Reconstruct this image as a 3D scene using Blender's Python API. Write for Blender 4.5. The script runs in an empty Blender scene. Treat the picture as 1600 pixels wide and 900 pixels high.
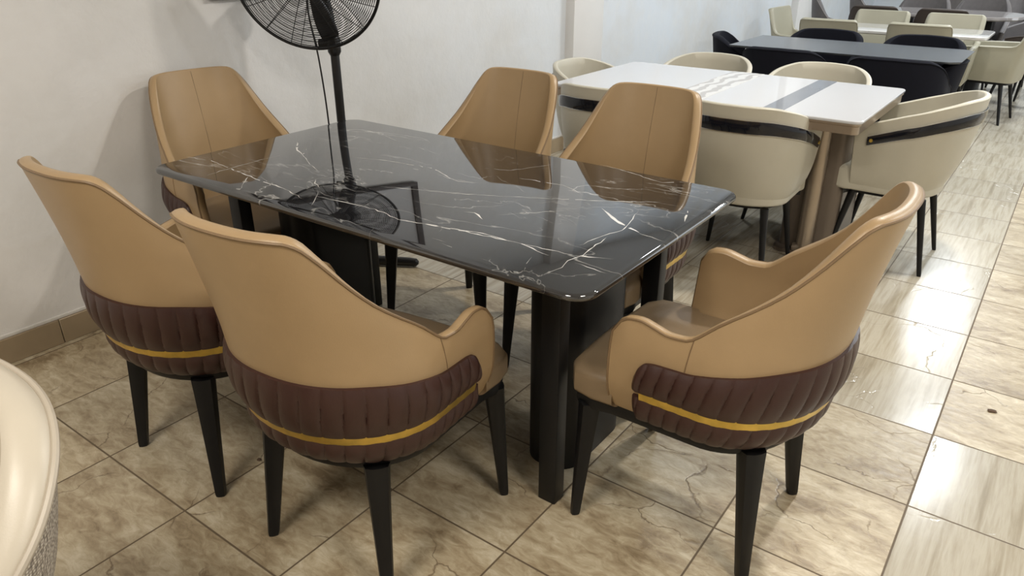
import bpy, bmesh, math, random
from mathutils import Vector, Matrix
random.seed(7)
PI = math.pi
SC = bpy.context.scene
COL = SC.collection

# ------------------------------------------------------------------ materials
def newmat(name):
    m = bpy.data.materials.new(name); m.use_nodes = True
    nt = m.node_tree
    return m, nt, nt.nodes['Principled BSDF']

def N(nt, typ, **kw):
    n = nt.nodes.new(typ)
    for k, v in kw.items(): setattr(n, k, v)
    return n

def setin(nt, n, key, v):
    s = n.inputs[key]
    if hasattr(v, 'is_linked') or isinstance(v, bpy.types.NodeSocket): nt.links.new(v, s)
    else: s.default_value = v

def mth(nt, op, a, b=None, c=None, clamp=False):
    n = N(nt, 'ShaderNodeMath', operation=op); n.use_clamp = clamp
    for i, v in enumerate((a, b, c)):
        if v is None: continue
        setin(nt, n, i, v)
    return n.outputs[0]

def mixc(nt, f, a, b):
    n = N(nt, 'ShaderNodeMix', data_type='RGBA')
    setin(nt, n, 0, f)
    for i, v in ((6, a), (7, b)):
        if isinstance(v, tuple): n.inputs[i].default_value = (v[0], v[1], v[2], 1)
        else: nt.links.new(v, n.inputs[i])
    return n.outputs[2]

def noise(nt, vec, scale, detail=4, rough=.5, dist=0, dim='3D'):
    n = N(nt, 'ShaderNodeTexNoise'); n.noise_dimensions = dim
    if vec is not None: nt.links.new(vec, n.inputs['Vector'])
    n.inputs['Scale'].default_value = scale; n.inputs['Detail'].default_value = detail
    n.inputs['Roughness'].default_value = rough; n.inputs['Distortion'].default_value = dist
    return n.outputs['Fac']

def ramp(nt, fac, stops):
    n = N(nt, 'ShaderNodeValToRGB')
    cr = n.color_ramp
    while len(cr.elements) < len(stops): cr.elements.new(.5)
    for e, (p, c) in zip(cr.elements, stops):
        e.position = p; e.color = (c[0], c[1], c[2], 1) if isinstance(c, tuple) else (c, c, c, 1)
    nt.links.new(fac, n.inputs[0])
    return n.outputs[0]

def maprange(nt, v, a, b, c=0., d=1.):
    n = N(nt, 'ShaderNodeMapRange'); n.clamp = True
    nt.links.new(v, n.inputs[0])
    for i, q in enumerate((a, b, c, d)): n.inputs[i + 1].default_value = q
    return n.outputs[0]

def bump(nt, bsdf, h, strength=.3, dist=.01):
    n = N(nt, 'ShaderNodeBump'); n.inputs['Strength'].default_value = strength
    n.inputs['Distance'].default_value = dist
    nt.links.new(h, n.inputs['Height']); nt.links.new(n.outputs[0], bsdf.inputs['Normal'])

def objco(nt): return N(nt, 'ShaderNodeTexCoord').outputs['Object']
def position(nt): return N(nt, 'ShaderNodeNewGeometry').outputs['Position']

def plain(name, col, rough=.5, metal=0., var=.06, scale=14, coat=0., bmp=0., bscale=200):
    m, nt, b = newmat(name)
    co = objco(nt)
    f = noise(nt, co, scale, 3)
    d = tuple(max(0, c * (1 - var)) for c in col); e = tuple(min(1, c * (1 + var)) for c in col)
    c = mixc(nt, f, d, e)
    nt.links.new(c, b.inputs['Base Color'])
    b.inputs['Roughness'].default_value = rough; b.inputs['Metallic'].default_value = metal
    if coat: b.inputs['Coat Weight'].default_value = coat; b.inputs['Coat Roughness'].default_value = .05
    if bmp: bump(nt, b, noise(nt, co, bscale, 2), bmp, .002)
    return m

M = {}
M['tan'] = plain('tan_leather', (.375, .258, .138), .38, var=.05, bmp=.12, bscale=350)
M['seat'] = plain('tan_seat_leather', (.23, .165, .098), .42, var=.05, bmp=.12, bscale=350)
M['tan_seam'] = plain('tan_seam', (.20, .13, .068), .5)
M['taupe'] = plain('taupe_leather', (.20, .145, .085), .4, var=.05, bmp=.12, bscale=350)
M['brown'] = plain('brown_leather', (.040, .0150, .0115), .42, var=.12, bmp=.15, bscale=300)
M['gold'] = plain('brushed_gold', (.70, .50, .12), .34, 1., var=.4, scale=30)
M['black'] = plain('black_powdercoat', (.006, .006, .0065), .42, var=.2)
M['black'].node_tree.nodes['Principled BSDF'].inputs['Specular IOR Level'].default_value = .3
M['blackgloss'] = plain('black_gloss', (.008, .009, .014), .08, var=.1)
M['fanblack'] = plain('fan_black', (.008, .008, .009), .35, var=.2)
M['cream'] = plain('cream_leather', (.50, .475, .395), .4, var=.04, bmp=.1, bscale=300)
M['stone'] = plain('stone_leather', (.335, .315, .24), .45, var=.04, bmp=.1, bscale=300)
M['ivory'] = plain('ivory_leather', (.52, .47, .385), .38, var=.04, bmp=.08, bscale=300)
M['navy'] = plain('navy_velvet', (.0035, .004, .009), .9, var=.3, scale=40)
M['navy'].node_tree.nodes['Principled BSDF'].inputs['Specular IOR Level'].default_value = .25
M['grey'] = plain('grey_velvet', (.11, .10, .10), .7, var=.2, scale=30)
M['greylight'] = plain('grey_light', (.22, .20, .19), .6, var=.15)
M['umber'] = plain('umber_leather', (.04, .028, .022), .55, var=.1)
M['bronze'] = plain('bronze_metal', (.40, .33, .26), .3, .75, var=.06)
M['bronzedark'] = plain('bronze_panel', (.16, .13, .105), .4, .4, var=.1)
M['silver'] = plain('silver_trim', (.7, .7, .7), .2, 1.)
M['whitegloss'] = plain('white_glass', (.60, .615, .65), .04, var=.02, scale=3)
M['white'] = plain('white_plastic', (.75, .75, .75), .4, var=.03)
M['skirt'] = plain('skirting_tile', (.33, .255, .165), .35, var=.12, scale=9)
M['caulk'] = plain('skirting_paint', (.62, .60, .57), .6, var=.2, scale=30)
M['pillar'] = plain('pillar_paint', (.76, .75, .74), .5, var=.04, scale=5)
M['pearl'] = plain('pearl_piping', (.42, .37, .30), .45)
M['debris'] = plain('debris', (.10, .06, .035), .8, var=.5, scale=80)

def mat_wall():
    m, nt, b = newmat('painted_plaster')
    p = position(nt)
    f = noise(nt, p, 1.3, 5, .6); g = noise(nt, p, 9, 6, .65)
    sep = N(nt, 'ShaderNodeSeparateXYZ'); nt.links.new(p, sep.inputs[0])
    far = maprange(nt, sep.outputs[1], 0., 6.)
    base = mixc(nt, far, (.72, .695, .665), (.66, .705, .76))  # warm near light and cool far light put into the paint colour
    stain = mixc(nt, maprange(nt, f, .42, .7), base, (.62, .61, .59))
    nt.links.new(mixc(nt, maprange(nt, g, .45, .8, 0, .35), stain, (.74, .735, .72)), b.inputs['Base Color'])
    b.inputs['Roughness'].default_value = .55
    h = mth(nt, 'ADD', noise(nt, p, 4, 6, .6), mth(nt, 'MULTIPLY', noise(nt, p, 40, 3, .6), .12))
    bump(nt, b, h, .35, .02)
    return m
M['wall'] = mat_wall()

def mat_floor():
    m, nt, b = newmat('mixed_floor_tiles')
    T = .4; X0 = -.061; Y0 = .742
    p = position(nt)
    sep = N(nt, 'ShaderNodeSeparateXYZ'); nt.links.new(p, sep.inputs[0])
    X, Y = sep.outputs[0], sep.outputs[1]
    u = mth(nt, 'DIVIDE', mth(nt, 'SUBTRACT', X, X0), T); v = mth(nt, 'DIVIDE', mth(nt, 'SUBTRACT', Y, Y0), T)
    iu = mth(nt, 'FLOOR', u); iv = mth(nt, 'FLOOR', v)
    fu = mth(nt, 'SUBTRACT', u, iu); fv = mth(nt, 'SUBTRACT', v, iv)
    eu = mth(nt, 'MINIMUM', fu, mth(nt, 'SUBTRACT', 1., fu)); ev = mth(nt, 'MINIMUM', fv, mth(nt, 'SUBTRACT', 1., fv))
    e = mth(nt, 'MINIMUM', eu, ev)
    grout = maprange(nt, e, .0045, .0085, 1, 0)
    # which tile print: two prints split along the aisle line
    right = mth(nt, 'GREATER_THAN', X, X0); deep = mth(nt, 'GREATER_THAN', Y, Y0 + 4 * T)
    wood = mth(nt, 'ABSOLUTE', mth(nt, 'SUBTRACT', right, mth(nt, 'SUBTRACT', 1., mth(nt, 'SUBTRACT', 1., deep))))
    # per tile coordinates
    cid = N(nt, 'ShaderNodeCombineXYZ'); nt.links.new(iu, cid.inputs[0]); nt.links.new(iv, cid.inputs[1])
    wn = N(nt, 'ShaderNodeTexWhiteNoise'); nt.links.new(cid.outputs[0], wn.inputs['Vector'])
    loc = N(nt, 'ShaderNodeCombineXYZ'); nt.links.new(fu, loc.inputs[0]); nt.links.new(fv, loc.inputs[1])
    off = N(nt, 'ShaderNodeVectorMath', operation='MULTIPLY_ADD')
    nt.links.new(wn.outputs['Color'], off.inputs[0]); off.inputs[1].default_value = (9, 9, 9); nt.links.new(loc.outputs[0], off.inputs[2])
    tc = off.outputs[0]
    # slate/marble print
    st = N(nt, 'ShaderNodeMapping'); nt.links.new(tc, st.inputs[0]); st.inputs['Scale'].default_value = (1, 2.2, 1); st.inputs['Rotation'].default_value = (0, 0, .5)
    n1 = noise(nt, st.outputs[0], 1.6, 8, .62, .6); n2 = noise(nt, st.outputs[0], 7, 8, .68, .8)
    mb = ramp(nt, mth(nt, 'ADD', mth(nt, 'MULTIPLY', n1, .55), mth(nt, 'MULTIPLY', n2, .45)),
              [(.37, (.23, .17, .10)), (.46, (.37, .295, .19)), (.53, (.47, .395, .27)), (.63, (.62, .55, .415))])
    wv = N(nt, 'ShaderNodeTexNoise'); nt.links.new(tc, wv.inputs['Vector']); wv.inputs['Scale'].default_value = 1.8; wv.inputs['Detail'].default_value = 6
    vd = N(nt, 'ShaderNodeVectorMath', operation='MULTIPLY_ADD'); nt.links.new(wv.outputs['Color'], vd.inputs[0]); vd.inputs[1].default_value = (.7, .7, 0); nt.links.new(tc, vd.inputs[2])
    vor = N(nt, 'ShaderNodeTexVoronoi', feature='DISTANCE_TO_EDGE'); nt.links.new(vd.outputs[0], vor.inputs['Vector']); vor.inputs['Scale'].default_value = 1.15
    crack = mth(nt, 'MULTIPLY', maprange(nt, vor.outputs['Distance'], .001, .008, 1, 0), maprange(nt, noise(nt, tc, 1.7, 2), .48, .56, 0, .75))
    mb = mixc(nt, crack, mb, (.13, .085, .045))
    # wood-grain print
    wm = N(nt, 'ShaderNodeMapping'); nt.links.new(tc, wm.inputs[0]); wm.inputs['Scale'].default_value = (11, .7, 1); wm.inputs['Rotation'].default_value = (0, 0, .06)
    g1 = noise(nt, wm.outputs[0], 1.3, 6, .6, .25)
    wd = ramp(nt, g1, [(.30, (.32, .275, .20)), (.44, (.42, .375, .29)), (.55, (.50, .46, .375)), (.70, (.38, .335, .255))])
    tone = maprange(nt, wn.outputs['Value'], 0, 1, .88, 1.06)
    c = mixc(nt, wood, mb, wd)
    hs = N(nt, 'ShaderNodeHueSaturation'); nt.links.new(c, hs.inputs['Color']); nt.links.new(tone, hs.inputs['Value'])
    c = mixc(nt, grout, hs.outputs[0], (.12, .085, .05))
    nt.links.new(c, b.inputs['Base Color'])
    r = mth(nt, 'ADD', mth(nt, 'MULTIPLY', wood, -.10), .24)
    r = mth(nt, 'ADD', r, mth(nt, 'MULTIPLY', n2, .12)); r = mth(nt, 'ADD', r, mth(nt, 'MULTIPLY', grout, .4))
    nt.links.new(r, b.inputs['Roughness'])
    h = mth(nt, 'SUBTRACT', mth(nt, 'MULTIPLY', n2, mth(nt, 'SUBTRACT', 1.1, wood)), mth(nt, 'ADD', mth(nt, 'MULTIPLY', grout, 1.5), crack))
    bump(nt, b, h, .24, .006)
    return m
M['floor'] = mat_floor()

def mat_marble(name, base, base2, vein, k=1., rough=.03, rot=.35, amt=1.):
    m, nt, b = newmat(name)
    co = objco(nt)
    mp = N(nt, 'ShaderNodeMapping'); nt.links.new(co, mp.inputs[0]); mp.inputs['Rotation'].default_value = (0, 0, rot); mp.inputs['Scale'].default_value = (.75, 1.7, 1)
    c = mp.outputs[0]
    def ridge(scale, w, ds, lo, hi, seed, msc):
        sh = N(nt, 'ShaderNodeVectorMath', operation='ADD'); nt.links.new(c, sh.inputs[0]); sh.inputs[1].default_value = (seed, seed * 1.7, 0)
        n = noise(nt, sh.outputs[0], scale, 5, .52, ds)
        d = mth(nt, 'ABSOLUTE', mth(nt, 'SUBTRACT', n, .5))
        line = maprange(nt, d, 0, w, 1, 0)
        mask = maprange(nt, noise(nt, sh.outputs[0], msc, 3, .6), lo, hi)
        return mth(nt, 'MULTIPLY', mth(nt, 'POWER', line, 1.6), mask)
    a = ridge(1.7 * k, .007, .5, .40, .60, 3.1, 1.9)
    d2 = ridge(2.6 * k, .006, .9, .47, .62, 11.7, 2.5)
    e = ridge(5.5 * k, .010, 1.3, .54, .66, 23.3, 3.1)
    # short bright flecks
    n5 = noise(nt, c, 13 * k, 5, .7, 1.5)
    fl = mth(nt, 'MULTIPLY', maprange(nt, n5, .66, .72), maprange(nt, noise(nt, c, 2.6, 2), .52, .62))
    tot = mth(nt, 'ADD', mth(nt, 'ADD', a, mth(nt, 'MULTIPLY', d2, .8)), mth(nt, 'ADD', mth(nt, 'MULTIPLY', e, .5), mth(nt, 'MULTIPLY', fl, .5)), clamp=True)
    tot = mth(nt, 'MULTIPLY', tot, amt)
    bs = mixc(nt, noise(nt, c, 4, 6, .6), base, base2)
    nt.links.new(mixc(nt, tot, bs, vein), b.inputs['Base Color'])
    b.inputs['Roughness'].default_value = rough
    b.inputs['IOR'].default_value = 2.05
    return m
M['marble'] = mat_marble('black_marble', (.005, .005, .006), (.018, .018, .020), (.45, .44, .42), amt=.75, rot=-.12)
M['vein'] = plain('marble_vein', (.70, .68, .64), .03, var=.4, scale=22)
M['vein'].node_tree.nodes['Principled BSDF'].inputs['IOR'].default_value = 2.05
M['marblewhite'] = mat_marble('white_marble', (.66, .65, .63), (.5, .49, .47), (.22, .20, .19), 2., .06, .2)
M['marblegrey'] = mat_marble('grey_marble', (.20, .18, .18), (.38, .36, .35), (.7, .68, .66), 2., .06, .2)
M['bluegrey'] = plain('blue_grey_glass', (.20, .22, .26), .04, var=.05)
M['slate'] = plain('dark_sintered_stone', (.075, .085, .10), .22, var=.35, scale=18)

def mat_inlay():
    m, nt, b = newmat('grey_agate_inlay')
    co = objco(nt)
    w = N(nt, 'ShaderNodeTexWave'); nt.links.new(co, w.inputs[0]); w.inputs['Scale'].default_value = 5; w.inputs['Distortion'].default_value = 9; w.inputs['Detail'].default_value = 2
    nt.links.new(ramp(nt, w.outputs['Fac'], [(.3, (.45, .44, .43)), (.6, (.70, .70, .70))]), b.inputs['Base Color'])
    b.inputs['Roughness'].default_value = .05
    return m
M['inlay'] = mat_inlay()

def mat_woven():
    m, nt, b = newmat('woven_grey_fabric')
    co = objco(nt)
    mp = N(nt, 'ShaderNodeMapping'); nt.links.new(co, mp.inputs[0]); mp.inputs['Scale'].default_value = (1, 1, 1)
    v = N(nt, 'ShaderNodeTexVoronoi'); nt.links.new(mp.outputs[0], v.inputs['Vector']); v.inputs['Scale'].default_value = 190; v.inputs['Randomness'].default_value = .45
    nt.links.new(ramp(nt, v.outputs['Distance'], [(.15, (.62, .57, .49)), (.45, (.34, .30, .25)), (.75, (.14, .12, .10))]), b.inputs['Base Color'])
    b.inputs['Roughness'].default_value = .8
    bump(nt, b, mth(nt, 'SUBTRACT', 1., v.outputs['Distance']), .6, .003)
    return m
M['woven'] = mat_woven()

def mat_emit(name, col, s):
    m, nt, b = newmat(name)
    b.inputs['Base Color'].default_value = (*col, 1); b.inputs['Emission Color'].default_value = (*col, 1)
    b.inputs['Emission Strength'].default_value = s
    return m
M['lamp'] = mat_emit('lamp_diffuser', (1, .97, .92), 6)

# ------------------------------------------------------------------ object helpers
def link(name, bm, mat, parent=None, smooth=True, loc=None):
    me = bpy.data.meshes.new(name)
    bmesh.ops.remove_doubles(bm, verts=bm.verts, dist=1e-6)
    bmesh.ops.recalc_face_normals(bm, faces=bm.faces)
    bm.to_mesh(me); bm.free()
    me.materials.append(M[mat] if isinstance(mat, str) else mat)
    if smooth:
        for f in me.polygons: f.use_smooth = True
        try: me.set_sharp_from_angle(angle=math.radians(38))
        except Exception: pass
    o = bpy.data.objects.new(name, me); COL.objects.link(o)
    if parent is not None: o.parent = parent
    if loc is not None: o.location = loc
    return o

def tag(o, label, cat, group=None):
    o['label'] = label; o['category'] = cat
    if group: o['group'] = group
    return o

def thing(name, label, cat, loc=(0, 0, 0), rot=0, group=None):
    o = bpy.data.objects.new(name, None); o.empty_display_size = .1; COL.objects.link(o)
    o.location = loc; o.rotation_euler = (0, 0, math.radians(rot))
    return tag(o, label, cat, group)

def dup(root, loc, rot, label, group=None):
    kids = {}
    for o in list(bpy.data.objects):
        if o.parent: kids.setdefault(o.parent.name, []).append(o)
    def cp(o, par):
        c = o.copy(); COL.objects.link(c)
        if par is not None: c.parent = par
        for k in kids.get(o.name, []): cp(k, c)
        return c
    r = cp(root, None)
    r.location = loc; r.rotation_euler = (0, 0, math.radians(rot)); r['label'] = label
    if group: r['group'] = group
    return r

def box(bm, lo, hi, bev=0., seg=2):
    r = bmesh.ops.create_cube(bm, size=1)
    vs = r['verts']
    for v in vs:
        v.co = Vector([lo[i] + (v.co[i] + .5) * (hi[i] - lo[i]) for i in range(3)])
    if bev:
        es = list({e for v in vs for e in v.link_edges})
        bmesh.ops.bevel(bm, geom=es, offset=bev, segments=seg, profile=.5, affect='EDGES')

def boxobj(name, lo, hi, mat, parent=None, bev=0.):
    bm = bmesh.new(); box(bm, lo, hi, bev)
    return link(name, bm, mat, parent)

def tube(bm, pts, r, n=8, closed=False, cap=True):
    pts = [Vector(p) for p in pts]; L = len(pts)
    rr = r if isinstance(r, (list, tuple)) else [r] * L
    rings = []; prev = None
    for i, p in enumerate(pts):
        a = pts[(i - 1) % L] if (closed or i > 0) else p
        b = pts[(i + 1) % L] if (closed or i < L - 1) else p
        t = (b - a).normalized()
        if prev is None:
            u = t.orthogonal().normalized()
        else:
            u = (prev - t * prev.dot(t)).normalized()
        prev = u; w = t.cross(u)
        rings.append([bm.verts.new(p + (u * math.cos(2 * PI * k / n) + w * math.sin(2 * PI * k / n)) * rr[i]) for k in range(n)])
    m = L if closed else L - 1
    for i in range(m):
        A, B = rings[i], rings[(i + 1) % L]
        off = 0
        if closed and i == L - 1:
            off = min(range(n), key=lambda q: (A[0].co - B[q].co).length)
        for k in range(n):
            bm.faces.new((A[k], A[(k + 1) % n], B[(k + 1 + off) % n], B[(k + off) % n]))
    if cap and not closed:
        bm.faces.new(rings[0][::-1]); bm.faces.new(rings[-1])

def prism(bm, pts2, z0, z1):
    a = [bm.verts.new((x, y, z0)) for x, y in pts2]; b = [bm.verts.new((x, y, z1)) for x, y in pts2]
    n = len(pts2)
    for i in range(n): bm.faces.new((a[i], a[(i + 1) % n], b[(i + 1) % n], b[i]))
    bm.faces.new(a[::-1]); bm.faces.new(b)

def rrect(x0, x1, y0, y1, r, n=8):
    out = []
    for cx, cy, a0 in ((x1 - r, y1 - r, 0), (x0 + r, y1 - r, 90), (x0 + r, y0 + r, 180), (x1 - r, y0 + r, 270)):
        for k in range(n + 1):
            a = math.radians(a0 + 90 * k / n); out.append((cx + r * math.cos(a), cy + r * math.sin(a)))
    return out

def inset(pts, d):
    n = len(pts); out = []
    for i in range(n):
        a, p, b = Vector(pts[i - 1]), Vector(pts[i]), Vector(pts[(i + 1) % n])
        t = (b - a)
        if t.length < 1e-9: out.append(tuple(p)); continue
        t.normalize(); nrm = Vector((-t.y, t.x))
        out.append(tuple(p + nrm * d))
    return out

def stack(bm, pts, prof):
    """prof: list of (inset, z) from bottom to top; last gets a cap"""
    rings = []
    for d, z in prof:
        q = inset(pts, d); rings.append([bm.verts.new((x, y, z)) for x, y in q])
    n = len(pts)
    for A, B in zip(rings, rings[1:]):
        for k in range(n): bm.faces.new((A[k], A[(k + 1) % n], B[(k + 1) % n], B[k]))
    bm.faces.new(rings[0][::-1]); bm.faces.new(rings[-1])

def interp(tab, z):
    """smooth (Catmull-Rom style) table lookup"""
    if z <= tab[0][0]: return tab[0][1]
    if z >= tab[-1][0]: return tab[-1][1]
    for i in range(len(tab) - 1):
        if z <= tab[i + 1][0]:
            x0, y0 = tab[i]; x1, y1 = tab[i + 1]
            def sl(j):
                if j <= 0 or j >= len(tab) - 1:
                    k = max(0, min(j, len(tab) - 2)); return (tab[k + 1][1] - tab[k][1]) / (tab[k + 1][0] - tab[k][0])
                a = (tab[j][1] - tab[j - 1][1]) / (tab[j][0] - tab[j - 1][0]); b = (tab[j + 1][1] - tab[j][1]) / (tab[j + 1][0] - tab[j][0])
                return 0 if a * b <= 0 else 2 * a * b / (a + b)
            h = x1 - x0; t = (z - x0) / h; m0, m1 = sl(i) * h, sl(i + 1) * h
            return (2 * t ** 3 - 3 * t * t + 1) * y0 + (t ** 3 - 2 * t * t + t) * m0 + (-2 * t ** 3 + 3 * t * t) * y1 + (t ** 3 - t * t) * m1

class Shell:
    """upholstered wrap-around chair shell; s in [-1,1] runs left arm -> back -> right arm"""
    def __init__(S, W, yb, D, yf, T, zb, p=.8, sa=.6, toe=0.):
        S.W, S.yb, S.D, S.yf, S.T, S.zb, S.p, S.sa, S.toe = W, yb, D, yf, T, zb, p, sa, toe
    def top(S, s): return interp(S.T, abs(s))
    def P(S, s, z, off=0.):
        p = interp(S.p, z) if isinstance(S.p, list) else S.p; W = interp(S.W, z) + off; yb = interp(S.yb, z); D = interp(S.D, z); yc = yb + D; D += off
        a = abs(s); sg = 1 if s >= 0 else -1
        if a < S.sa:
            f = a / S.sa * PI / 2
            x = W * math.sin(f) ** p; y = yc - D * max(0, math.cos(f)) ** p
        else:
            k = (a - S.sa) / (1 - S.sa)
            x = W - S.toe * k * k; y = yc + (interp(S.yf, z) - yc) * k
        return Vector((sg * x, y, z))
    def point(S, s, v): return S.P(s, S.zb + (S.top(s) - S.zb) * v)
    def normal(S, s, z):
        e = .004
        if abs(s) < e:
            n = S.normal(2 * e, z); return Vector((0, n.y, n.z)).normalized()
        s0, s1 = max(-1, s - e), min(1, s + e)
        n = (S.P(s1, z) - S.P(s0, z)).cross(S.P(s, z + .01) - S.P(s, z - .01)).normalized()
        return n  # outward
    def build(S, t, ns=72, nv=18, rim=.2):
        bm = bmesh.new()
        out, inn = [], []
        ss = [-1 + 2 * i / ns for i in range(ns + 1)]
        for s in ss:
            zt = S.top(s); co, ci = [], []
            for j in range(nv + 1):
                z = S.zb + (zt - S.zb) * j / nv
                P = S.P(s, z); n = S.normal(s, z)
                co.append(bm.verts.new(P)); ci.append(bm.verts.new(P - n * t))
            out.append(co); inn.append(ci)
        for i in range(ns):
            for j in range(nv):
                bm.faces.new((out[i][j], out[i + 1][j], out[i + 1][j + 1], out[i][j + 1]))
                bm.faces.new((inn[i][j], inn[i][j + 1], inn[i + 1][j + 1], inn[i + 1][j]))
        # rounded rim around the boundary
        loopo = [out[0][j] for j in range(nv + 1)] + [out[i][nv] for i in range(1, ns + 1)] + [out[ns][j] for j in range(nv - 1, -1, -1)]
        loopi = [inn[0][j] for j in range(nv + 1)] + [inn[i][nv] for i in range(1, ns + 1)] + [inn[ns][j] for j in range(nv - 1, -1, -1)]
        nxt = [out[1][j] for j in range(nv + 1)] + [out[i][nv - 1] for i in range(1, ns + 1)] + [out[ns - 1][j] for j in range(nv - 1, -1, -1)]
        L = len(loopo); K = 5; chain = []
        for i in range(L):
            a, b = loopo[i], loopi[i]
            tv = (loopo[min(i + 1, L - 1)].co - loopo[max(i - 1, 0)].co).normalized()
            w = (b.co - a.co); e = tv.cross(w).normalized()
            if e.dot(a.co - nxt[i].co) < 0: e = -e
            c = [a]
            for k in range(1, K):
                an = PI * k / K
                c.append(bm.verts.new(a.co + w * (1 - math.cos(an)) / 2 + e * (t * rim) * math.sin(an)))
            c.append(b); chain.append(c)
        for i in range(L - 1):
            for k in range(K):
                try: bm.faces.new((chain[i][k], chain[i + 1][k], chain[i + 1][k + 1], chain[i][k + 1]))
                except ValueError: pass
        for i in range(ns):
            try: bm.faces.new((out[i][0], inn[i][0], inn[i + 1][0], out[i + 1][0]))
            except ValueError: pass
        return bm
    def edge_path(S, off=0., ns=90, front=True):
        pts = []
        if front:
            for j in range(8): z = S.zb + .02 + (S.top(-1) - S.zb - .02) * j / 8; pts.append(S.P(-1, z) + S.normal(-1, z) * off)
        for i in range(ns + 1):
            s = -1 + 2 * i / ns; z = S.top(s); pts.append(S.P(s, z) + S.normal(s, z) * off)
        if front:
            for j in range(7, -1, -1): z = S.zb + .02 + (S.top(1) - S.zb - .02) * j / 8; pts.append(S.P(1, z) + S.normal(1, z) * off)
        return pts
    def strip(S, s0, s1, z0f, z1f, o0, o1, prof, ns, nv, back=.006):
        """a padded strip lying on the outside of the shell"""
        bm = bmesh.new(); g = []; gi = []
        for i in range(ns + 1):
            s = s0 + (s1 - s0) * i / ns; z0, z1 = z0f(s), z1f(s); c = []; ci = []
            for j in range(nv + 1):
                v = j / nv; z = z0 + (z1 - z0) * v; n = S.normal(s, z)
                c.append(bm.verts.new(S.P(s, z) + n * prof(s, v))); ci.append(bm.verts.new(S.P(s, z) - n * back))
            g.append(c); gi.append(ci)
        for i in range(ns):
            for j in range(nv):
                bm.faces.new((g[i][j], g[i + 1][j], g[i + 1][j + 1], g[i][j + 1]))
            bm.faces.new((g[i][0], gi[i][0], gi[i + 1][0], g[i + 1][0])); bm.faces.new((g[i][nv], g[i + 1][nv], gi[i + 1][nv], gi[i][nv]))
        for k in (0, ns):
            for j in range(nv): bm.faces.new((g[k][j], g[k][j + 1], gi[k][j + 1], gi[k][j]))
        return bm
    def outline(S, z, ins=0., n=40):
        pts = []
        for i in range(n + 1):
            s = 1 - 2 * i / n
            q = S.P(s, z, -ins); pts.append((q.x, q.y))
        return pts   # right front -> back -> left front

def leg(parent, top, foot, a=.026, b=.011, mat='black', sq=.35, name='leg'):
    bm = bmesh.new(); top, foot = Vector(top), Vector(foot)
    out = Vector((foot.x, foot.y, 0)); 
    u = out.normalized() if out.length > 1e-4 else Vector((1, 0, 0)); w = Vector((-u.y, u.x, 0))
    rings = []; n = 12
    for k, t in enumerate((0, .08, .3, .55, .8, .97, 1.0)):
        c = top.lerp(foot, t); r = a + (b - a) * (t ** .85)
        if t == 1.0: r *= .9
        ring = []
        for q in range(n):
            an = 2 * PI * q / n + PI / 4
            cx, cy = math.cos(an), math.sin(an)
            f = 1 / max(abs(cx), abs(cy)) * (sq) + (1 - sq)
            ring.append(bm.verts.new(c + (u * cx * f + w * cy * f) * r))
        rings.append(ring)
    for A, B in zip(rings, rings[1:]):
        for q in range(n): bm.faces.new((A[q], A[(q + 1) % n], B[(q + 1) % n], B[q]))
    bm.faces.new(rings[0]); bm.faces.new(rings[-1][::-1])
    return link(name, bm, mat, parent)

def cushion(parent, pts, z0, z1, mat, r=.03, dome=.012, name='seat'):
    """pts counter-clockwise outline"""
    bm = bmesh.new(); prof = []
    for k in range(5):
        a = PI / 2 * k / 4; prof.append((r * .5 * (1 - math.sin(a)), z0 + r * .5 * (1 - math.cos(a))))
    for k in range(7):
        a = PI / 2 * k / 6; prof.append((r * (1 - math.cos(a)), z1 - r + r * math.sin(a)))
    prof += [(r * 1.8, z1 + dome * .5), (r * 2.8, z1 + dome * .8)]
    cx_ = sum(p[0] for p in pts) / len(pts); cy_ = sum(p[1] for p in pts) / len(pts); R_ = .22; rings = []
    for d, z in prof:
        k = 1 - d / R_; rings.append([bm.verts.new((cx_ + (x - cx_) * k, cy_ + (y - cy_) * k, z)) for x, y in pts])
    n = len(pts)
    for A_, B_ in zip(rings, rings[1:]):
        for k in range(n): bm.faces.new((A_[k], A_[(k + 1) % n], B_[(k + 1) % n], B_[k]))
    bm.faces.new(rings[0][::-1]); bm.faces.new(rings[-1])
    return link(name, bm, mat, parent)

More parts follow.
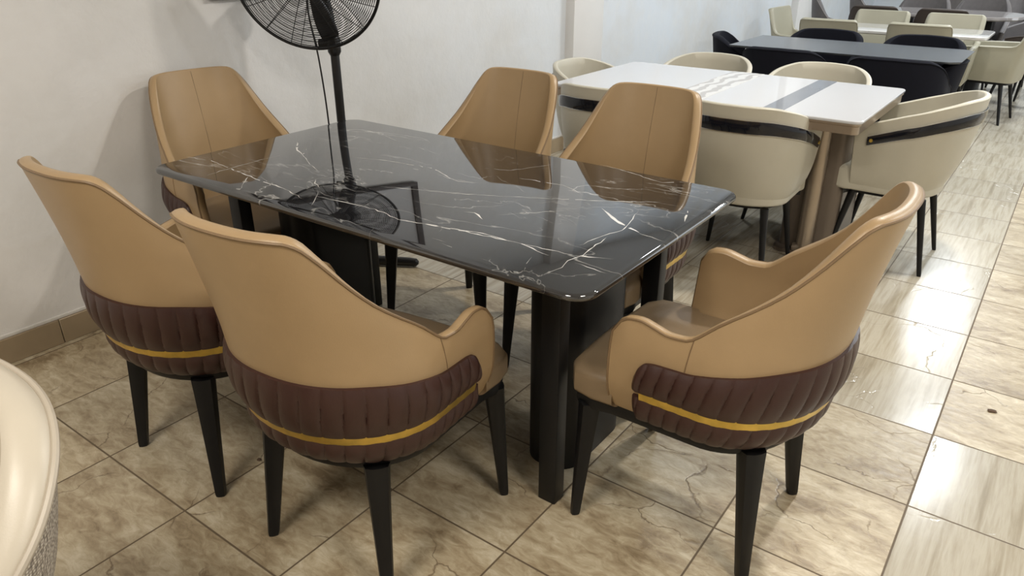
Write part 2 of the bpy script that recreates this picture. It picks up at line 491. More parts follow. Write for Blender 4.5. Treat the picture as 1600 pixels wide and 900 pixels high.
# ------------------------------------------------------------------ chairs
def tan_chair(label, loc, rot, group):
    t = thing('dining_chair', label, 'chair', loc, rot, group)
    S = Shell(W=[(.36, .212), (.40, .236), (.48, .262), (.58, .268), (.68, .255), (.8, .228), (.97, .200)],
              yb=[(.36, -.232), (.40, -.262), (.47, -.295), (.57, -.312), (.77, -.345), (.97, -.39)],
              D=[(.36, .17), (.5, .22), (.66, .225), (.8, .165), (.97, .12)],
              yf=[(.36, .15), (.45, .148), (.6, .14), (.66, .13)],
              T=[(0, .945), (.18, .945), (.28, .943), (.34, .933), (.39, .905), (.46, .838), (.54, .755), (.59, .700), (.64, .660), (.69, .640), (.76, .637), (.83, .645), (.90, .653), (.95, .650), (.98, .638), (1.0, .612)],
              zb=.385, p=[(.36, 1.0), (.5, .98), (.65, .92), (.97, .82)], sa=.58)
    sh = link('backrest', S.build(.028, 84, 20), 'tan', t)
    bm = bmesh.new(); tube(bm, S.edge_path(.0), .0032, 6); link('piping', bm, 'tan_seam', sh)
    bm = bmesh.new()
    for s in (-.66, .66):
        b2 = bmesh.new(); tube(b2, [S.P(s, z) + S.normal(s, z) * .0004 for z in (.55, .58, .62, .648)], .0013, 5); link('seam', b2, 'tan_seam', sh)
    tube(bm, [S.P(0, z) - S.normal(0, z) * .0283 for z in (.50, .6, .7, .8, .9, .94)], .0009, 5)
    link('seam', bm, 'seat', sh)
    # pleated brown band, split by the gold strip
    NP = 30
    def zt(s):
        a = abs(s); base = interp([(0, .612), (.3, .607), (.5, .585), (.65, .565), (.78, .562), (.825, .557), (.852, .542), (.87, .515)], a)
        return base
    def pleat(s): return abs(math.sin(PI * NP * .5 * s))
    def up(s, v):
        c = s - .028 * (v + 1)
        return .004 + .019 * math.sin(PI * (.07 + .90 * v) ** .9) ** .65 * min(1, (.875 - abs(s)) / .03 + .25) + .010 * (pleat(c) ** .30 - 1) * math.sin(PI * (.08 + .84 * v))
    def lowp(s, v):
        c = s - .028 * v
        return .004 + .020 * math.sin(PI * (.08 + .86 * v)) ** .75 * min(1, (.875 - abs(s)) / .03 + .25) + .010 * (pleat(c) ** .30 - 1) * math.sin(PI * (.08 + .84 * v))
    band = link('pleated_band', S.strip(-.87, .87, lambda s: .477, zt, 0, 0, up, 460, 12), 'brown', t)
    link('lower_band', S.strip(-.87, .87, lambda s: .381, lambda s: .461, 0, 0, lowp, 460, 9), 'brown', band)
    link('gold_strip', S.strip(-.835, .835, lambda s: .457, lambda s: .481, 0, 0, lambda s, v: .0115, 90, 2), 'gold', t)
    # seat
    pts = [(q[0], q[1]) for q in S.outline(.47, .036)]
    front = [(-.246, .14), (-.250, .20), (-.240, .25), (-.20, .278), (-.1, .286), (0, .288), (.1, .286), (.20, .278), (.240, .25), (.250, .20), (.246, .14)]
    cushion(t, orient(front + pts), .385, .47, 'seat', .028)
    # frame plate
    fr = [(-.243, .20), (-.225, .25), (.225, .25), (.243, .20)]
    o = orient(fr + S.outline(.385, -.003))
    bm = bmesh.new(); stack(bm, o, [(.012, .350), (.004, .354), (0, .366), (.002, .386)]); link('seat_frame', bm, 'black', t)
    for sx in (-1, 1):
        leg(t, (sx * .218, .215, .365), (sx * .238, .232, 0), .028, .013)
        leg(t, (sx * .165, -.185, .365), (sx * .197, -.222, 0), .031, .015)
    return t

def orient(pts):
    a = sum(pts[i - 1][0] * pts[i][1] - pts[i][0] * pts[i - 1][1] for i in range(len(pts)))
    return pts if a > 0 else pts[::-1]

def tub_chair(name, label, loc, rot, group, kind):
    t = thing(name, label, 'chair', loc, rot, group)
    if kind == 'cream':
        S = Shell(W=[(.35, .20), (.42, .238), (.52, .26), (.66, .27), (.80, .265)],
                  yb=[(.35, -.19), (.5, -.25), (.66, -.285), (.80, -.30)],
                  D=[(.38, .16), (.6, .23), (.8, .25)], yf=[(.35, .15), (.5, .155), (.72, .165)],
                  T=[(0, .80), (.2, .797), (.4, .775), (.6, .735), (.8, .695), (.9, .675), (.96, .66), (1, .64)], zb=.355, p=.95, sa=.62)
        mat, sm, t_ = 'cream', 'cream', .026
    elif kind == 'navy':
        S = Shell(W=[(.34, .20), (.45, .245), (.6, .275), (.80, .27)],
                  yb=[(.34, -.21), (.5, -.27), (.80, -.315)],
                  D=[(.34, .17), (.6, .22), (.8, .2)], yf=[(.34, .13), (.8, .16)],
                  T=[(0, .79), (.25, .785), (.42, .755), (.55, .70), (.7, .645), (.85, .62), (.95, .60), (1, .57)], zb=.36, p=.85, sa=.6)
        mat, sm, t_ = 'navy', 'navy', .045
    elif kind == 'stone':
        S = Shell(W=[(.34, .205), (.5, .222), (.65, .228), (.85, .232)],
                  yb=[(.34, -.24), (.5, -.26), (.9, -.34)],
                  D=[(.34, .10), (.6, .11), (.9, .05)], yf=[(.34, .20), (.6, .20)],
                  T=[(0, .83), (.26, .83), (.33, .822), (.36, .80), (.39, .73), (.44, .65), (.5, .62), (.8, .61), (.95, .60), (1, .58)], zb=.34, p=.55, sa=.5)
        mat, sm, t_ = 'stone', 'stone', .04
    elif kind == 'grey':
        S = Shell(W=[(.36, .21), (.5, .25), (.7, .26), (.95, .22)],
                  yb=[(.36, -.22), (.6, -.28), (.95, -.33)],
                  D=[(.36, .16), (.6, .18), (.95, .08)], yf=[(.36, .12), (.7, .12)],
                  T=[(0, .90), (.15, .893), (.3, .86), (.42, .79), (.52, .70), (.62, .64), (.8, .61), (1, .57)], zb=.38, p=.85, sa=.6)
        mat, sm, t_ = 'grey', 'grey', .04
    elif kind == 'umber':
        S = Shell(W=[(.36, .22), (.5, .24), (.7, .235), (.95, .20)],
                  yb=[(.36, -.22), (.6, -.27), (.95, -.33)],
                  D=[(.36, .12), (.6, .13), (.95, .06)], yf=[(.36, .15), (.7, .15)],
                  T=[(0, .835), (.26, .833), (.34, .82), (.40, .77), (.46, .71), (.55, .65), (.8, .63), (1, .60)], zb=.38, p=.65, sa=.55)
        mat, sm, t_ = 'umber', 'umber', .04
    sh = link('backrest', S.build(t_, 56, 12), mat, t)
    if kind == 'cream':
        z0 = lambda s: S.top(s) - .105 + .018 * max(0, abs(s) - .2); z1 = lambda s: S.top(s) - .052
        b = link('dark_band', S.strip(-.9, .9, z0, z1, 0, 0, lambda s, v: .007 + .003 * math.sin(PI * v), 80, 4), 'blackgloss', t)
        for s in (-.87, .87):
            bm = bmesh.new(); z = (z0(s) + z1(s)) / 2; p = S.P(s, z); n = S.normal(s, z)
            tube(bm, [p + n * .006, p + n * .013], .008, 10)
            link('screw', bm, 'gold', b)
        for zf, dz in ((z0, -.001), (z1, .001)):
            bm = bmesh.new()
            tube(bm, [S.P(s / 40, zf(s / 40) + dz) + S.normal(s / 40, zf(s / 40)) * .006 for s in range(-36, 37)], .0014, 5)
            link('band_trim', bm, 'silver', b)
    else:
        bm = bmesh.new(); tube(bm, S.edge_path(0, 60), .004, 5); link('piping', bm, {'navy': 'navy', 'stone': 'stone', 'grey': 'greylight', 'umber': 'umber'}[kind], sh)
    W = S.P(1, .46).x
    pts = S.outline(.46, t_ + .002, 30); yf = S.P(1, .45).y
    front = [(-W + .02, yf + .03), (-W + .03, yf + .06), (-W + .07, yf + .085), (W - .07, yf + .085), (W - .03, yf + .06), (W - .02, yf + .03)]
    cushion(t, orient(front + pts), S.zb, .475, sm, .028)
    o = orient([(-W + .03, yf + .03), (W - .03, yf + .03)] + S.outline(S.zb, .02, 30))
    bm = bmesh.new(); stack(bm, o, [(.01, S.zb - .022), (.01, S.zb)]); link('seat_frame', bm, 'black', t)
    zt = S.zb - .01
    for sx in (-1, 1):
        leg(t, (sx * .16, yf - .01, zt), (sx * .205, yf + .05, 0), .019, .010, sq=0)
        leg(t, (sx * .15, -.15, zt), (sx * .2, -.22, 0), .019, .010, sq=0)
    return t

# ------------------------------------------------------------------ the room
def struct(name, lo, hi, mat, bev=0.):
    o = boxobj(name, lo, hi, mat, None, bev); o['kind'] = 'structure'; return o
XW, XR, YN, YF, ZC = -2.9, 3.4, -3.0, 14.0, 3.1
struct('floor', (XW - .2, YN - .2, -.1), (XR + .2, YF + .2, 0), 'floor')
struct('ceiling', (XW - .2, YN - .2, ZC), (XR + .2, YF + .2, ZC + .1), 'white')
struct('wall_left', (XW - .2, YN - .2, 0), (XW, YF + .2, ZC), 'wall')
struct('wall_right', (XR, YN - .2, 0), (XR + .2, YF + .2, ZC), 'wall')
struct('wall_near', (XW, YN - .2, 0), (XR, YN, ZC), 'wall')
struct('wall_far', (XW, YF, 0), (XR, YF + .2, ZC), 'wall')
bm = bmesh.new()
y = YN
while y < YF:
    y1 = min(y + .4, YF); box(bm, (XW - .01, y + .0012, 0), (XW + .012, y1 - .0012, .1), .002, 1); y = y1
sk = link('baseboard_left', bm, 'skirt'); sk['kind'] = 'structure'
bm = bmesh.new(); box(bm, (XW - .01, YN, .1), (XW + .006, YF, .114), .003, 2)
o = link('trim_3', bm, 'caulk'); o['kind'] = 'structure'
struct('trim_1', (XW - .05, 4.58, 0), (XW + .07, 4.98, ZC), 'pillar', .003)
struct('trim_2', (XW - .05, 9.62, 0), (XW + .08, 10.3, ZC), 'pillar', .003)

# ------------------------------------------------------------------ black marble dining table
TX0, TX1, TY0, TY1, TZ = -2.35, -.69, 1.195, 2.09, .75
cx, cy = (TX0 + TX1) / 2, (TY0 + TY1) / 2
t = thing('dining_table', 'black marble-topped rectangular dining table with white veins on black legs', 'table', (cx, cy, 0))
hx, hy = (TX1 - TX0) / 2, (TY1 - TY0) / 2
bm = bmesh.new(); th = .019
prof = []
for k in range(9):
    a = -PI / 2 + PI * k / 8; prof.append((.0095 * (1 - math.cos(a)), TZ - th / 2 + th / 2 * math.sin(a)))
stack(bm, rrect(-hx, hx, -hy, hy, .06, 10), prof)
VEINS = [  # (width mm, points on the slab in metres from the table's left-near corner)
    (3, [(-0.01, 0.145), (0.1, 0.165), (0.26, 0.145), (0.4, 0.125), (0.54, 0.115), (0.67, 0.085)]),
    (1.6, [(0.24, 0.055), (0.23, 0.185), (0.23, 0.285), (0.24, 0.365)]),
    (2.2, [(0.22, 0.475), (0.29, 0.395), (0.42, 0.325), (0.49, 0.295)]),
    (9, [(0.13, 0.505), (0.21, 0.435), (0.29, 0.395)]),
    (8, [(0.55, 0.235), (0.58, 0.205), (0.62, 0.185)]),
    (2, [(0.64, 0.165), (0.69, 0.115), (0.74, 0.055)]),
    (3, [(0.68, 0.125), (0.79, 0.135), (0.9, 0.145), (1.01, 0.125), (1.23, 0.165)]),
    (2.2, [(0.45, 0.475), (0.58, 0.515), (0.76, 0.535), (0.89, 0.485), (0.96, 0.495)]),
    (2, [(0.75, 0.295), (0.88, 0.345), (1.04, 0.405)]),
    (2, [(0.54, 0.705), (0.66, 0.675)]),
    (1.5, [(0.14, 0.785), (0.32, 0.755), (0.45, 0.715)]),
    (1.5, [(0.41, 0.055), (0.36, 0.125), (0.46, 0.015)]),
    (2, [(0.81, 0.495), (0.92, 0.475), (1.0, 0.515)]),
    (2, [(0.93, 0.355), (1.06, 0.415), (1.35, 0.565), (1.51, 0.665)]),
    (2.4, [(1.05, 0.615), (1.2, 0.635), (1.29, 0.595)]),
    (9, [(1.4, 0.525), (1.48, 0.455), (1.57, 0.415)]),
    (2.5, [(1.57, 0.415), (1.65, 0.395)]),
    (3, [(1.12, 0.145), (1.25, 0.175), (1.37, 0.175), (1.47, 0.155)]),
    (2, [(1.49, 0.245), (1.51, 0.365), (1.53, 0.405), (1.49, 0.565)]),
    (2, [(1.18, 0.895), (1.25, 0.885), (1.43, 0.835), (1.5, 0.895)]),
    (7, [(1.11, 0.275), (1.14, 0.285), (1.19, 0.255)]),
    (1.5, [(0.89, 0.635), (0.98, 0.665), (1.05, 0.805)]),
    (1.2, [(1.19, 0.295), (1.34, 0.455)]),
    (1.5, [(1.41, 0.765), (1.5, 0.775), (1.59, 0.765)]),
    (6, [(1.6, 0.645), (1.63, 0.555)]),
    (3, [(1.01, 0.125), (1.12, 0.145), (1.19, 0.155), (1.34, 0.175), (1.45, 0.185), (1.53, 0.195), (1.6, 0.225)]),
    (3, [(1.52, 0.055), (1.53, 0.115), (1.52, 0.155), (1.53, 0.205), (1.52, 0.335)]),
    (2, [(1.54, 0.155), (1.63, 0.145)]),
    (1.5, [(1.17, 0.075), (1.22, 0.075)]),
    (1.5, [(1.47, 0.045), (1.44, 0.125)]),
    (1.5, [(1.21, 0.065), (1.27, 0.055)]),
    (1.5, [(1.34, 0.045), (1.39, 0.045)]),
]
rv = random.Random(5)
def ribbon(bm, pts, w, z):
    # subdivide with jitter, then a tapering ribbon
    P = [Vector((p[0], p[1], 0)) for p in pts]; Q = []
    for a, b in zip(P, P[1:]):
        L = (b - a).length; k = max(1, int(L / .018)); nrm = Vector((-(b - a).y, (b - a).x, 0)).normalized()
        for i in range(k): Q.append(a.lerp(b, i / k) + nrm * rv.gauss(0, .0016))
    Q.append(P[-1]); n = len(Q); prev = None
    for i, q in enumerate(Q):
        d = (Q[min(n - 1, i + 1)] - Q[max(0, i - 1)]).normalized(); nn = Vector((-d.y, d.x, 0))
        ww = w * (.25 + .9 * rv.random() ** 1.5) * min(1, (i + .15) / 3, (n - 1 - i + .15) / 3)
        cur = (bm.verts.new((q.x + nn.x * ww, q.y + nn.y * ww, z)), bm.verts.new((q.x - nn.x * ww, q.y - nn.y * ww, z)))
        if prev and rv.random() > .06:
            f = bm.faces.new((prev[0], prev[1], cur[1], cur[0])); f.material_index = 1
        prev = cur
    return Q
for w, pts in VEINS:
    pts = [(x + TX0 - cx, y + TY0 - cy) for x, y in pts]
    Q = ribbon(bm, pts, w * .00068, TZ + .00012)
    for q in Q[2:-2]:
        if rv.random() < .05 + w * .03:
            a = rv.uniform(0, 2 * PI); L = rv.uniform(.015, .06); b1 = q + Vector((math.cos(a), math.sin(a) * .6, 0)) * L
            ribbon(bm, [(q.x, q.y), (b1.x, b1.y)], rv.uniform(.2, .6) * .001, TZ + .00016)
        if rv.random() < .3:
            c = q + Vector((rv.gauss(0, .02), rv.gauss(0, .012), 0)); L = rv.uniform(.004, .014)
            ribbon(bm, [(c.x, c.y), (c.x + L, c.y + rv.uniform(-.3, .3) * L)], rv.uniform(.3, 1.0) * .001, TZ + .0002)
top = link('tabletop', bm, 'marble', t); top.data.materials.append(M['vein'])
bm = bmesh.new(); stack(bm, rrect(-hx + .10, hx - .10, -hy + .13, hy - .10, .02, 3), [(0, .705), (0, TZ - th)]); link('underframe', bm, 'black', t)
for sx in (-1, 1):
    for yy in (1.385, 1.945):
        boxobj('leg', (sx * .64 - .028, yy - cy - .024, 0), (sx * .64 + .028, yy - cy + .024, .715), 'black', t, .004)
    x0, x1 = sorted((sx * .63, sx * .46))
    bm = bmesh.new(); stack(bm, rrect(x0, x1, 1.49 - cy, 1.83 - cy, .07, 8), [(0, 0), (0, .715)]); link('pedestal', bm, 'black', t)

# ------------------------------------------------------------------ six tan chairs
G1 = 'tan leather dining chairs around the black marble table'
A = tan_chair('tan leather chair with pleated brown band, nearest of those with backs to the camera', (-1.215, 1.07, 0), 4.5, G1)
dup(A, (-1.84, 1.06, 0), 1, 'tan leather chair with pleated brown band, left foreground beside the wall, back to camera')
dup(A, (-.56, 1.61, 0), 90, 'tan leather armchair at the right end of the black marble table, seen from its side')
dup(A, (-2.455, 1.63, 0), -98, 'tan leather chair at the wall end of the black marble table, behind its left corner')
dup(A, (-1.745, 2.10, 0), 180, 'tan leather chair on the far side of the marble table, left one, nearer the fan')
dup(A, (-1.163, 2.10, 0), 180, 'tan leather chair across the marble table, right one, in front of cream tub chairs')

# ------------------------------------------------------------------ pedestal fan
FP = Vector((-2.55, 2.20, 0)); FC = Vector((-2.497, 2.048, 1.28)); FN = Vector((.59, -.80, -.29)).normalized()
fan = thing('pedestal_fan', 'large black pedestal fan with round wire grille standing by the wall', 'fan', tuple(FP))
def LF(p): return Vector(p) - FP
U = FN.cross(Vector((0, 0, 1))).normalized(); V = U.cross(FN).normalized()
def disc(r, a, d): return LF(FC + U * (r * math.cos(a)) + V * (r * math.sin(a)) + FN * d)
RG = .284
bm = bmesh.new()
tube(bm, [disc(RG, 2 * PI * k / 96, 0) for k in range(96)], .0065, 8, closed=True)
link('grille_rim', bm, 'fanblack', fan)
for side, nm in ((1, 'front_grille'), (-1, 'rear_grille')):
    bm = bmesh.new()
    def dep(r): return side * (.008 + (.055 if side > 0 else .075) * (1 - (r / RG) ** 2.2))
    nr = 30
    for i in range(nr):
        r = .05 + (RG - .055) * i / (nr - 1)
        tube(bm, [disc(r, 2 * PI * k / 72, dep(r)) for k in range(72)], .0012, 4, closed=True)
    for k in range(16 if side > 0 else 12):
        a = 2 * PI * (k + (.5 if side < 0 else 0)) / (16 if side > 0 else 12)
        tube(bm, [disc(RG * q, a, dep(RG * q)) for q in (.12, .3, .5, .7, .85, 1)], .0017, 5)
    link(nm, bm, 'fanblack', fan)
bm = bmesh.new(); tube(bm, [disc(0, 0, .055), disc(0, 0, .066)], .05, 24); link('centre_badge', bm, 'fanblack', fan)
bm = bmesh.new(); tube(bm, [disc(0, 0, d) for d in (-.02, .03, .04)], [.045, .045, .03], 20); hub = link('hub', bm, 'fanblack', fan)
for k in range(3):
    bm = bmesh.new(); a0 = math.radians((15, 135, 256)[k]); rows = []
    for i in range(9):
        q = i / 8; r = .035 + .215 * q; wdt = .10 + .42 * math.sin(PI * min(1, .25 + q * .6)) * .75
        rows.append([bm.verts.new(disc(r, a0 + wdt * (j / 6 - .5), .018 * (j / 6 - .5) * 2)) for j in range(7)])
    for i in range(8):
        for j in range(6): bm.faces.new((rows[i][j], rows[i + 1][j], rows[i + 1][j + 1], rows[i][j + 1]))
    bl = link('blade', bm, 'fanblack', hub)
    md = bl.modifiers.new('thickness', 'SOLIDIFY'); md.thickness = .002
bm = bmesh.new(); tube(bm, [disc(0, 0, d) for d in (-.085, -.10, -.19, -.215, -.22)], [.05, .062, .062, .05, .02], 24); link('motor', bm, 'fanblack', fan)
# pole, clamp, yoke
bm = bmesh.new(); tube(bm, [(0, 0, .03), (0, 0, .99)], .019, 18); pole = link('pole', bm, 'fanblack', fan)
bm = bmesh.new(); tube(bm, [(0, 0, .97), (0, 0, .985), (0, 0, 1.04), (0, 0, 1.055)], [.02, .028, .028, .02], 16)
link('clamp', bm, 'fanblack', pole)
bm = bmesh.new(); tube(bm, [Vector((0, 0, 1.02)), Vector((0, 0, 1.02)) - U * .0 + Vector((-.055, -.03, 0))], [.012, .018], 10); link('clamp_knob', bm, 'fanblack', pole)
mot = disc(0, 0, -.14)
bm = bmesh.new(); tube(bm, [(0, 0, 1.04), (0, 0, 1.12), (mot.x * .5, mot.y * .5, 1.18), tuple(mot)], [.014, .014, .03, .045], 12); link('yoke', bm, 'fanblack', fan)
bm = bmesh.new()
for ang in (30, 120):
    d = Vector((math.cos(math.radians(ang)), math.sin(math.radians(ang)), 0))
    for sg in (-1, 1):
        e = .30 if not (ang == 120 and sg == 1) else .28
        tube(bm, [d * sg * -.01 + Vector((0, 0, .026)), d * sg * (e - .03) + Vector((0, 0, .024)), d * sg * e + Vector((0, 0, .022)), d * sg * (e + .012) + Vector((0, 0, .021))], [.024, .021, .019, .008], 12)
tube(bm, [(0, 0, .02), (0, 0, .075)], [.045, .026], 20)
link('base', bm, 'fanblack', fan)
bm = bmesh.new()
c0 = disc(0, 0, -.2)
cord = [c0, Vector((-.075, -.055, 1.18)), Vector((-.057, -.042, .96)), Vector((-.047, -.034, .72)), Vector((-.05, -.03, .4)), Vector((-.09, .0, .15)), Vector((-.13, .05, .02)), Vector((-.2, .15, .008)), Vector((-.3, .35, .006))]
cs = []
for i in range(len(cord) - 1):
    for k in range(6):
        q = k / 6; a = cord[max(0, i - 1)]; b_ = cord[i]; c_ = cord[i + 1]; d_ = cord[min(len(cord) - 1, i + 2)]
        cs.append(.5 * ((2 * b_) + (c_ - a) * q + (2 * a - 5 * b_ + 4 * c_ - d_) * q * q + (3 * b_ - a - 3 * c_ + d_) * q ** 3))
cs.append(cord[-1])
tube(bm, cs, .0036, 6); link('power_cord', bm, 'fanblack', fan)

# framed panel on the wall, seen in the marble reflection
t = thing('framed_panel', 'dark framed pale panel hanging on the wall behind the fan, its lower rail just visible', 'picture', (XW, 2.43, 1.2))
bm = bmesh.new()
w2, h2 = .57, 1.0; fw = .05
box(bm, (0.002, -w2, 0), (.028, w2, fw), .003); box(bm, (.002, -w2, h2 - fw), (.028, w2, h2), .003)
box(bm, (.002, -w2, fw), (.028, -w2 + fw, h2 - fw), .003); box(bm, (.002, w2 - fw, fw), (.028, w2, h2 - fw), .003)
link('frame', bm, 'umber', t)
boxobj('panel', (.002, -w2 + fw, fw), (.014, w2 - fw, h2 - fw), 'whitegloss', t)

# ------------------------------------------------------------------ white glass table
WX0, WX1, WY0, WY1, WZ = -2.10, -.62, 3.20, 4.09, .76
cx, cy = (WX0 + WX1) / 2, (WY0 + WY1) / 2; hx, hy = (WX1 - WX0) / 2, (WY1 - WY0) / 2
t = thing('dining_table', 'white glass-topped rectangular dining table with bronze edge and round-edged pedestals', 'table', (cx, cy, 0))
bm = bmesh.new(); stack(bm, rrect(-hx, hx, -hy, hy, .035, 5), [(.004, WZ - .014), (0, WZ - .010), (0, WZ - .003), (.003, WZ)]); link('tabletop', bm, 'whitegloss', t)
bm = bmesh.new(); stack(bm, rrect(-hx + .004, hx - .004, -hy + .004, hy - .004, .033, 5), [(.03, WZ - .062), (.006, WZ - .058), (.006, WZ - .026), (0, WZ - .022), (0, WZ - .014)]); link('edge_band', bm, 'bronze', t)
for xa, xb, mt in ((.325, .415, 'bluegrey'), (-.13, .04, 'inlay')):
    bm = bmesh.new(); box(bm, (xa - .0, -hy + .002, WZ - .002), (xb, hy - .002, WZ + .0012)); link('inlay', bm, mt, t)
boxobj('extension_joint', (.335, -hy - .0025, WZ - .060), (.46, -hy + .01, WZ - .024), 'bronzedark', t)
for sx in (1, -1):
    xa, xb = sorted((sx * .37, sx * .63))
    bm = bmesh.new(); stack(bm, rrect(xa, xb, -.02, .40, .05, 6), [(0, .0), (0, .70)]); ped = link('pedestal', bm, 'bronzedark', t)
    bm = bmesh.new(); pp = []
    for k in range(7):
        a = PI / 2 * k / 6; pp.append((sx * .51 - sx * .05 * (1 - math.sin(a)), -.045 + .0, .055 - .03 * math.cos(a)))
    pp += [(sx * .51, -.045, .2), (sx * .51, -.045, .70)]
    tube(bm, pp, [.026 + .012 * min(1, k / 6) for k in range(9)], 16); link('column', bm, 'bronze', ped)
    bm = bmesh.new(); stack(bm, rrect(xa - .01, xb + .01, -.075, .42, .05, 6), [(0, 0), (0, .018)]); link('base_plate', bm, 'bronzedark', ped)

G2 = 'cream tub chairs with dark bands around the white glass table'
B = tub_chair('tub_chair', 'cream tub chair with glossy dark band at the right end of the white table', (-.55, 3.85, 0), 90, G2, 'cream')
dup(B, (-1.09, 3.30, 0), 2, 'cream tub chair near side of the white table, right one, beside its bronze column')
dup(B, (-1.76, 3.30, 0), 0, 'cream tub chair near side of the white table, glimpsed between two tan chairs')
dup(B, (-1.07, 4.12, 0), 180, 'cream tub chair on the far side of the white table, right one')
dup(B, (-1.70, 4.12, 0), 180, 'cream tub chair on the far side of the white table, left one, behind the inlay')
dup(B, (-2.03, 3.65, 0), -90, 'cream tub chair at the wall end of the white table')

# ------------------------------------------------------------------ dark stone table
cx, cy = -1.23, 5.475
t = thing('dining_table', 'long thin-topped dark grey stone dining table ringed by black tub chairs', 'table', (cx, cy, 0))
hx, hy = .70, .335
bm = bmesh.new(); stack(bm, [(-hx, -hy), (hx - .06, -hy), (hx, -hy + .05), (hx, hy - .05), (hx - .06, hy), (-hx, hy)], [(.01, .748), (0, .758), (0, .76)]); link('tabletop', bm, 'slate', t)
for sx in (-1, 1):
    for q in (-1, 1):
        bm = bmesh.new(); tube(bm, [(sx * .5, q * .08, .748), (sx * .42, q * .24, 0.01)], [.022, .018], 8); link('leg', bm, 'black', t)
    boxobj('leg_brace', (sx * .5 - .03, -.14, .725), (sx * .5 + .03, .14, .748), 'black', t)
G3 = 'black velvet tub chairs around the dark stone table'
Cc = tub_chair('tub_chair', 'black velvet tub chair on the near side of the dark stone table, right one', (-.83, 5.10, 0), 0, G3, 'navy')
dup(Cc, (-1.50, 5.13, 0), 0, 'black velvet tub chair on the near side of the dark stone table, left one')
dup(Cc, (-1.53, 5.86, 0), 180, 'black velvet tub chair on the far side of the dark stone table, left one')
dup(Cc, (-.87, 5.86, 0), 180, 'black velvet tub chair on the far side of the dark stone table, right one')
dup(Cc, (-1.86, 5.50, 0), -72, 'black velvet tub chair at the wall end of the dark stone table')
e = dup(Cc, (-.84, 5.50, 0), 88, 'black velvet tub chair tucked under the right end of the dark stone table'); e.scale = (.85, 1, .92)
tag(boxobj('paper_tag', (-1.93 + .12, 5.128, .722), (-1.93 + .20, 5.134, .745), 'white'), 'small white paper tag hanging under the left edge of the dark stone table', 'tag')

# ------------------------------------------------------------------ white marble table
cx, cy = -1.23, 6.87
t = thing('dining_table', 'white marble dining table with grey veins among greige high-back chairs', 'table', (cx, cy, 0))
bm = bmesh.new(); stack(bm, rrect(-.68, .68, -.29, .29, .08, 5), [(.012, .735), (0, .742), (0, .757), (.004, .76)]); link('tabletop', bm, 'marblewhite', t)
for sx in (-1, 1):
    bm = bmesh.new(); stack(bm, rrect(sx * .42 - .09, sx * .42 + .09, -.16, .16, .08, 6), [(0, 0), (.02, .05), (.02, .68), (0, .735)]); link('pedestal', bm, 'white', t)
G4 = 'greige leather high-back chairs around the white marble table'
D_ = tub_chair('high_back_chair', 'greige square-backed armchair at the right end of the white marble table, slim black legs showing', (-.57, 7.60, 0), 82, G4, 'stone')
dup(D_, (-1.64, 6.75, 0), 0, 'greige square-backed chair on the near side of the white marble table, left one')
dup(D_, (-.99, 6.78, 0), 0, 'greige square-backed chair on the near side of the white marble table, right one')
dup(D_, (-1.46, 7.22, 0), 180, 'greige square-backed chair on the far side of the white marble table, left one')
dup(D_, (-.89, 7.22, 0), 180, 'greige square-backed chair on the far side of the white marble table, right one')
dup(D_, (-2.02, 7.30, 0), -95, 'greige square-backed chair at the wall end of the white marble table')

# ------------------------------------------------------------------ grey marble table and chairs behind
cx, cy = -1.12, 8.72
t = thing('dining_table', 'grey marble oval dining table far back between dark grey chairs', 'table', (cx, cy, 0))
bm = bmesh.new(); stack(bm, rrect(-.66, .66, -.38, .38, .34, 8), [(.012, .725), (0, .735), (0, .755), (.004, .76)]); link('tabletop', bm, 'marblegrey', t)
for sx in (-1, 1):
    bm = bmesh.new(); stack(bm, rrect(sx * .36 - .08, sx * .36 + .08, -.14, .14, .06, 5), [(0, 0), (.02, .04), (.02, .7), (0, .725)]); link('pedestal', bm, 'black', t)
G5 = 'dark chairs around the grey marble table'
E_ = tub_chair('high_back_chair', 'dark brown square-backed chair on the near side of the grey marble table, left one', (-1.62, 8.2, 0), 0, G5, 'umber')
dup(E_, (-1.05, 8.2, 0), 0, 'dark brown square-backed chair on the near side of the grey marble table, right one')
F_ = tub_chair('high_back_chair', 'dark grey round-backed chair on the far side of the grey marble table, left one', (-1.42, 9.1, 0), 180, G5, 'grey')
dup(F_, (-.88, 9.1, 0), 180, 'dark grey round-backed chair on the far side of the grey marble table, right one')
dup(F_, (-2.05, 8.55, 0), -70, 'dark grey round-backed chair at the wall end of the grey marble table')
dup(F_, (-.42, 9.25, 0), 130, 'dark grey round-backed chair at the right end of the grey marble table')
G6 = 'dark grey chairs at the very back of the shop'
dup(F_, (-2.1, 10.3, 0), -70, 'dark grey round-backed chair beside the wall in the last visible row', G6)
dup(F_, (-1.35, 10.3, 0), 20, 'dark grey round-backed chair in the last visible row, middle one', G6)
dup(F_, (-.75, 10.4, 0), 200, 'dark grey round-backed chair in the last visible row, right one', G6)
dup(E_, (-.30, 8.35, 0), 60, 'dark brown chair behind the greige end chair, right edge of the view', G5)

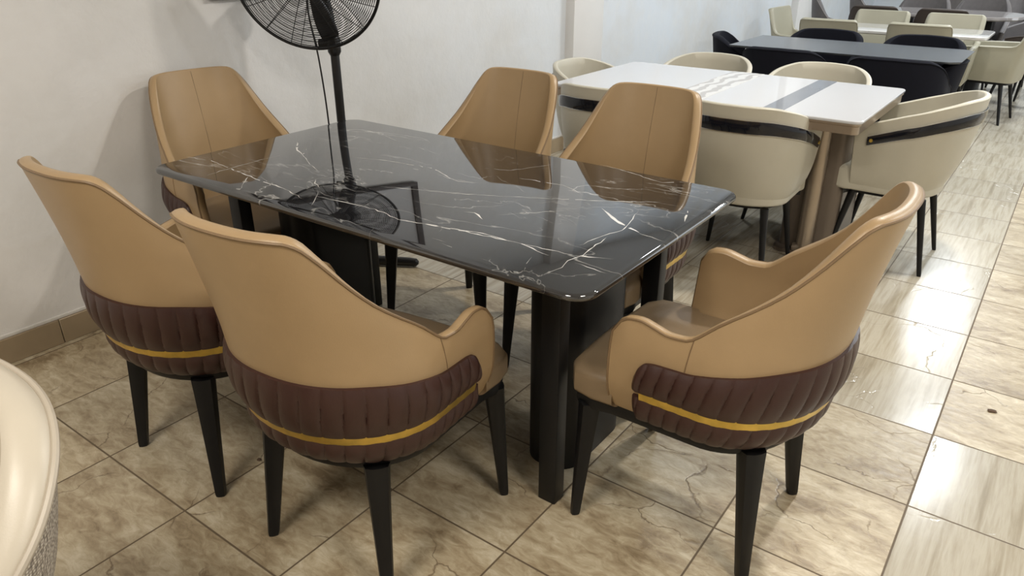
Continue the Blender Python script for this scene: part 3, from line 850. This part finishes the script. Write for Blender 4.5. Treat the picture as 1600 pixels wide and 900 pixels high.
# ------------------------------------------------------------------ ivory chair in the near left corner
t = thing('barrel_chair', 'ivory leather chair with woven grey outer back, cut off at the lower left corner', 'chair', (-1.21, .02, 0), 192)
S = Shell(W=[(.40, .17), (.6, .285), (.82, .32)], yb=[(.40, -.20), (.6, -.27), (.82, -.32)],
          D=[(.40, .16), (.82, .22)], yf=[(.4, .15), (.82, .15)],
          T=[(0, .815), (.2, .80), (.35, .765), (.5, .705), (.65, .645), (.8, .605), (1, .575)], zb=.40, p=1., sa=.6)
sh = link('backrest', S.build(.06, 64, 14), 'ivory', t)
link('woven_back', S.strip(-1, 1, lambda s: .40, lambda s: S.top(s) - .004, 0, 0, lambda s, v: .004, 64, 12, .003), 'woven', t)
bm = bmesh.new(); tube(bm, S.edge_path(.004), .006, 8); link('piping', bm, 'pearl', sh)
cushion(t, orient([(-.19, .16), (-.15, .2), (.15, .2), (.19, .16)] + S.outline(.46, .055, 30)), .40, .49, 'ivory', .03)
for sx in (-1, 1):
    leg(t, (sx * .13, .12, .41), (sx * .19, .17, 0), .02, .01, sq=0); leg(t, (sx * .12, -.1, .41), (sx * .18, -.18, 0), .02, .01, sq=0)

# ------------------------------------------------------------------ crumbs on the floor
def crumb(x, y, s, label):
    bm = bmesh.new(); bmesh.ops.create_icosphere(bm, subdivisions=2, radius=s)
    for v in bm.verts:
        v.co *= 1 + random.uniform(-.25, .25); v.co.z = v.co.z * .3 + s * .3; v.co.x *= 1.3
    o = link('debris', bm, 'debris', None, loc=(x, y, 0)); tag(o, label, 'debris', None)
crumb(.075, 2.60, .011, 'small brown crumb lying on the tiles to the right of the aisle joint')
crumb(-1.68, 1.0, .006, 'tiny reddish-brown crumb on the tile below the left foreground chair')

# ------------------------------------------------------------------ ceiling lights
def ceiling_light(x, y, e, col, size=.5, label=''):
    t = thing('ceiling_light', label, 'lamp', (x, y, ZC), 0, 'recessed round ceiling lights')
    bm = bmesh.new(); tube(bm, [(0, 0, 0), (0, 0, -.012)], .13, 32); link('housing', bm, 'white', t)
    bm = bmesh.new(); tube(bm, [(0, 0, -.012), (0, 0, -.014)], .105, 32); link('diffuser', bm, 'lamp', t)
    ld = bpy.data.lights.new('ceiling_glow', 'AREA'); ld.shape = 'DISK'; ld.size = size; ld.energy = e; ld.color = col
    ld.energy = e * 1.3; lo = bpy.data.objects.new('ceiling_glow', ld); COL.objects.link(lo); lo.parent = t; lo.location = (0, 0, -.03)
warm = (1, .93, .83); cool = (.90, .96, 1)
LT = [(-.9, -.9, 48, warm, 1.0), (1.2, .6, 44, warm, .9), (-.35, 3.6, 42, warm, .2), (-.2, 6.9, 48, cool, .25), (1.6, 4.6, 40, cool, .3), (-.6, 10.2, 60, cool, .4), (1.6, 9, 50, cool, .4), (-2.0, 5.6, 14, cool, .3)]
for i, (x, y, e, c, s) in enumerate(LT):
    ceiling_light(x, y, e, c, s, 'recessed round ceiling light above the showroom floor')
# soft cool fill from an unseen area lamp just inside the right wall
def area(name, loc, target, sx, sy, e, col):
    ld = bpy.data.lights.new(name, 'AREA'); ld.shape = 'RECTANGLE'; ld.size = sx; ld.size_y = sy; ld.energy = e; ld.color = col
    o = bpy.data.objects.new(name, ld); COL.objects.link(o); o.location = loc
    o.rotation_euler = (Vector(target) - Vector(loc)).to_track_quat('-Z', 'Y').to_euler()
    return o
area('right_wall_fill', (3.3, 7.5, 1.5), (-2, 6, .8), 5, 2.4, 60, (.9, .95, 1))

w = bpy.data.worlds.new('World'); SC.world = w; w.use_nodes = True
w.node_tree.nodes['Background'].inputs[0].default_value = (.9, .95, 1, 1); w.node_tree.nodes['Background'].inputs[1].default_value = .3

# ------------------------------------------------------------------ camera
H = 1.43; f_px = 1158.0
pitch = .4434; yaw = math.atan2(940, math.hypot(1158, 550))
cd = bpy.data.cameras.new('camera'); cam = bpy.data.objects.new('camera', cd); COL.objects.link(cam)
cd.sensor_fit = 'HORIZONTAL'; cd.sensor_width = 36; cd.lens = f_px * 36 / 1600
cd.clip_start = .02
cam.location = (0, 0, H); cam.rotation_euler = (PI / 2 - pitch, 0, yaw)
SC.camera = cam
SC.view_settings.view_transform = 'Standard'
SC.view_settings.look = 'None'
SC.view_settings.exposure = 0
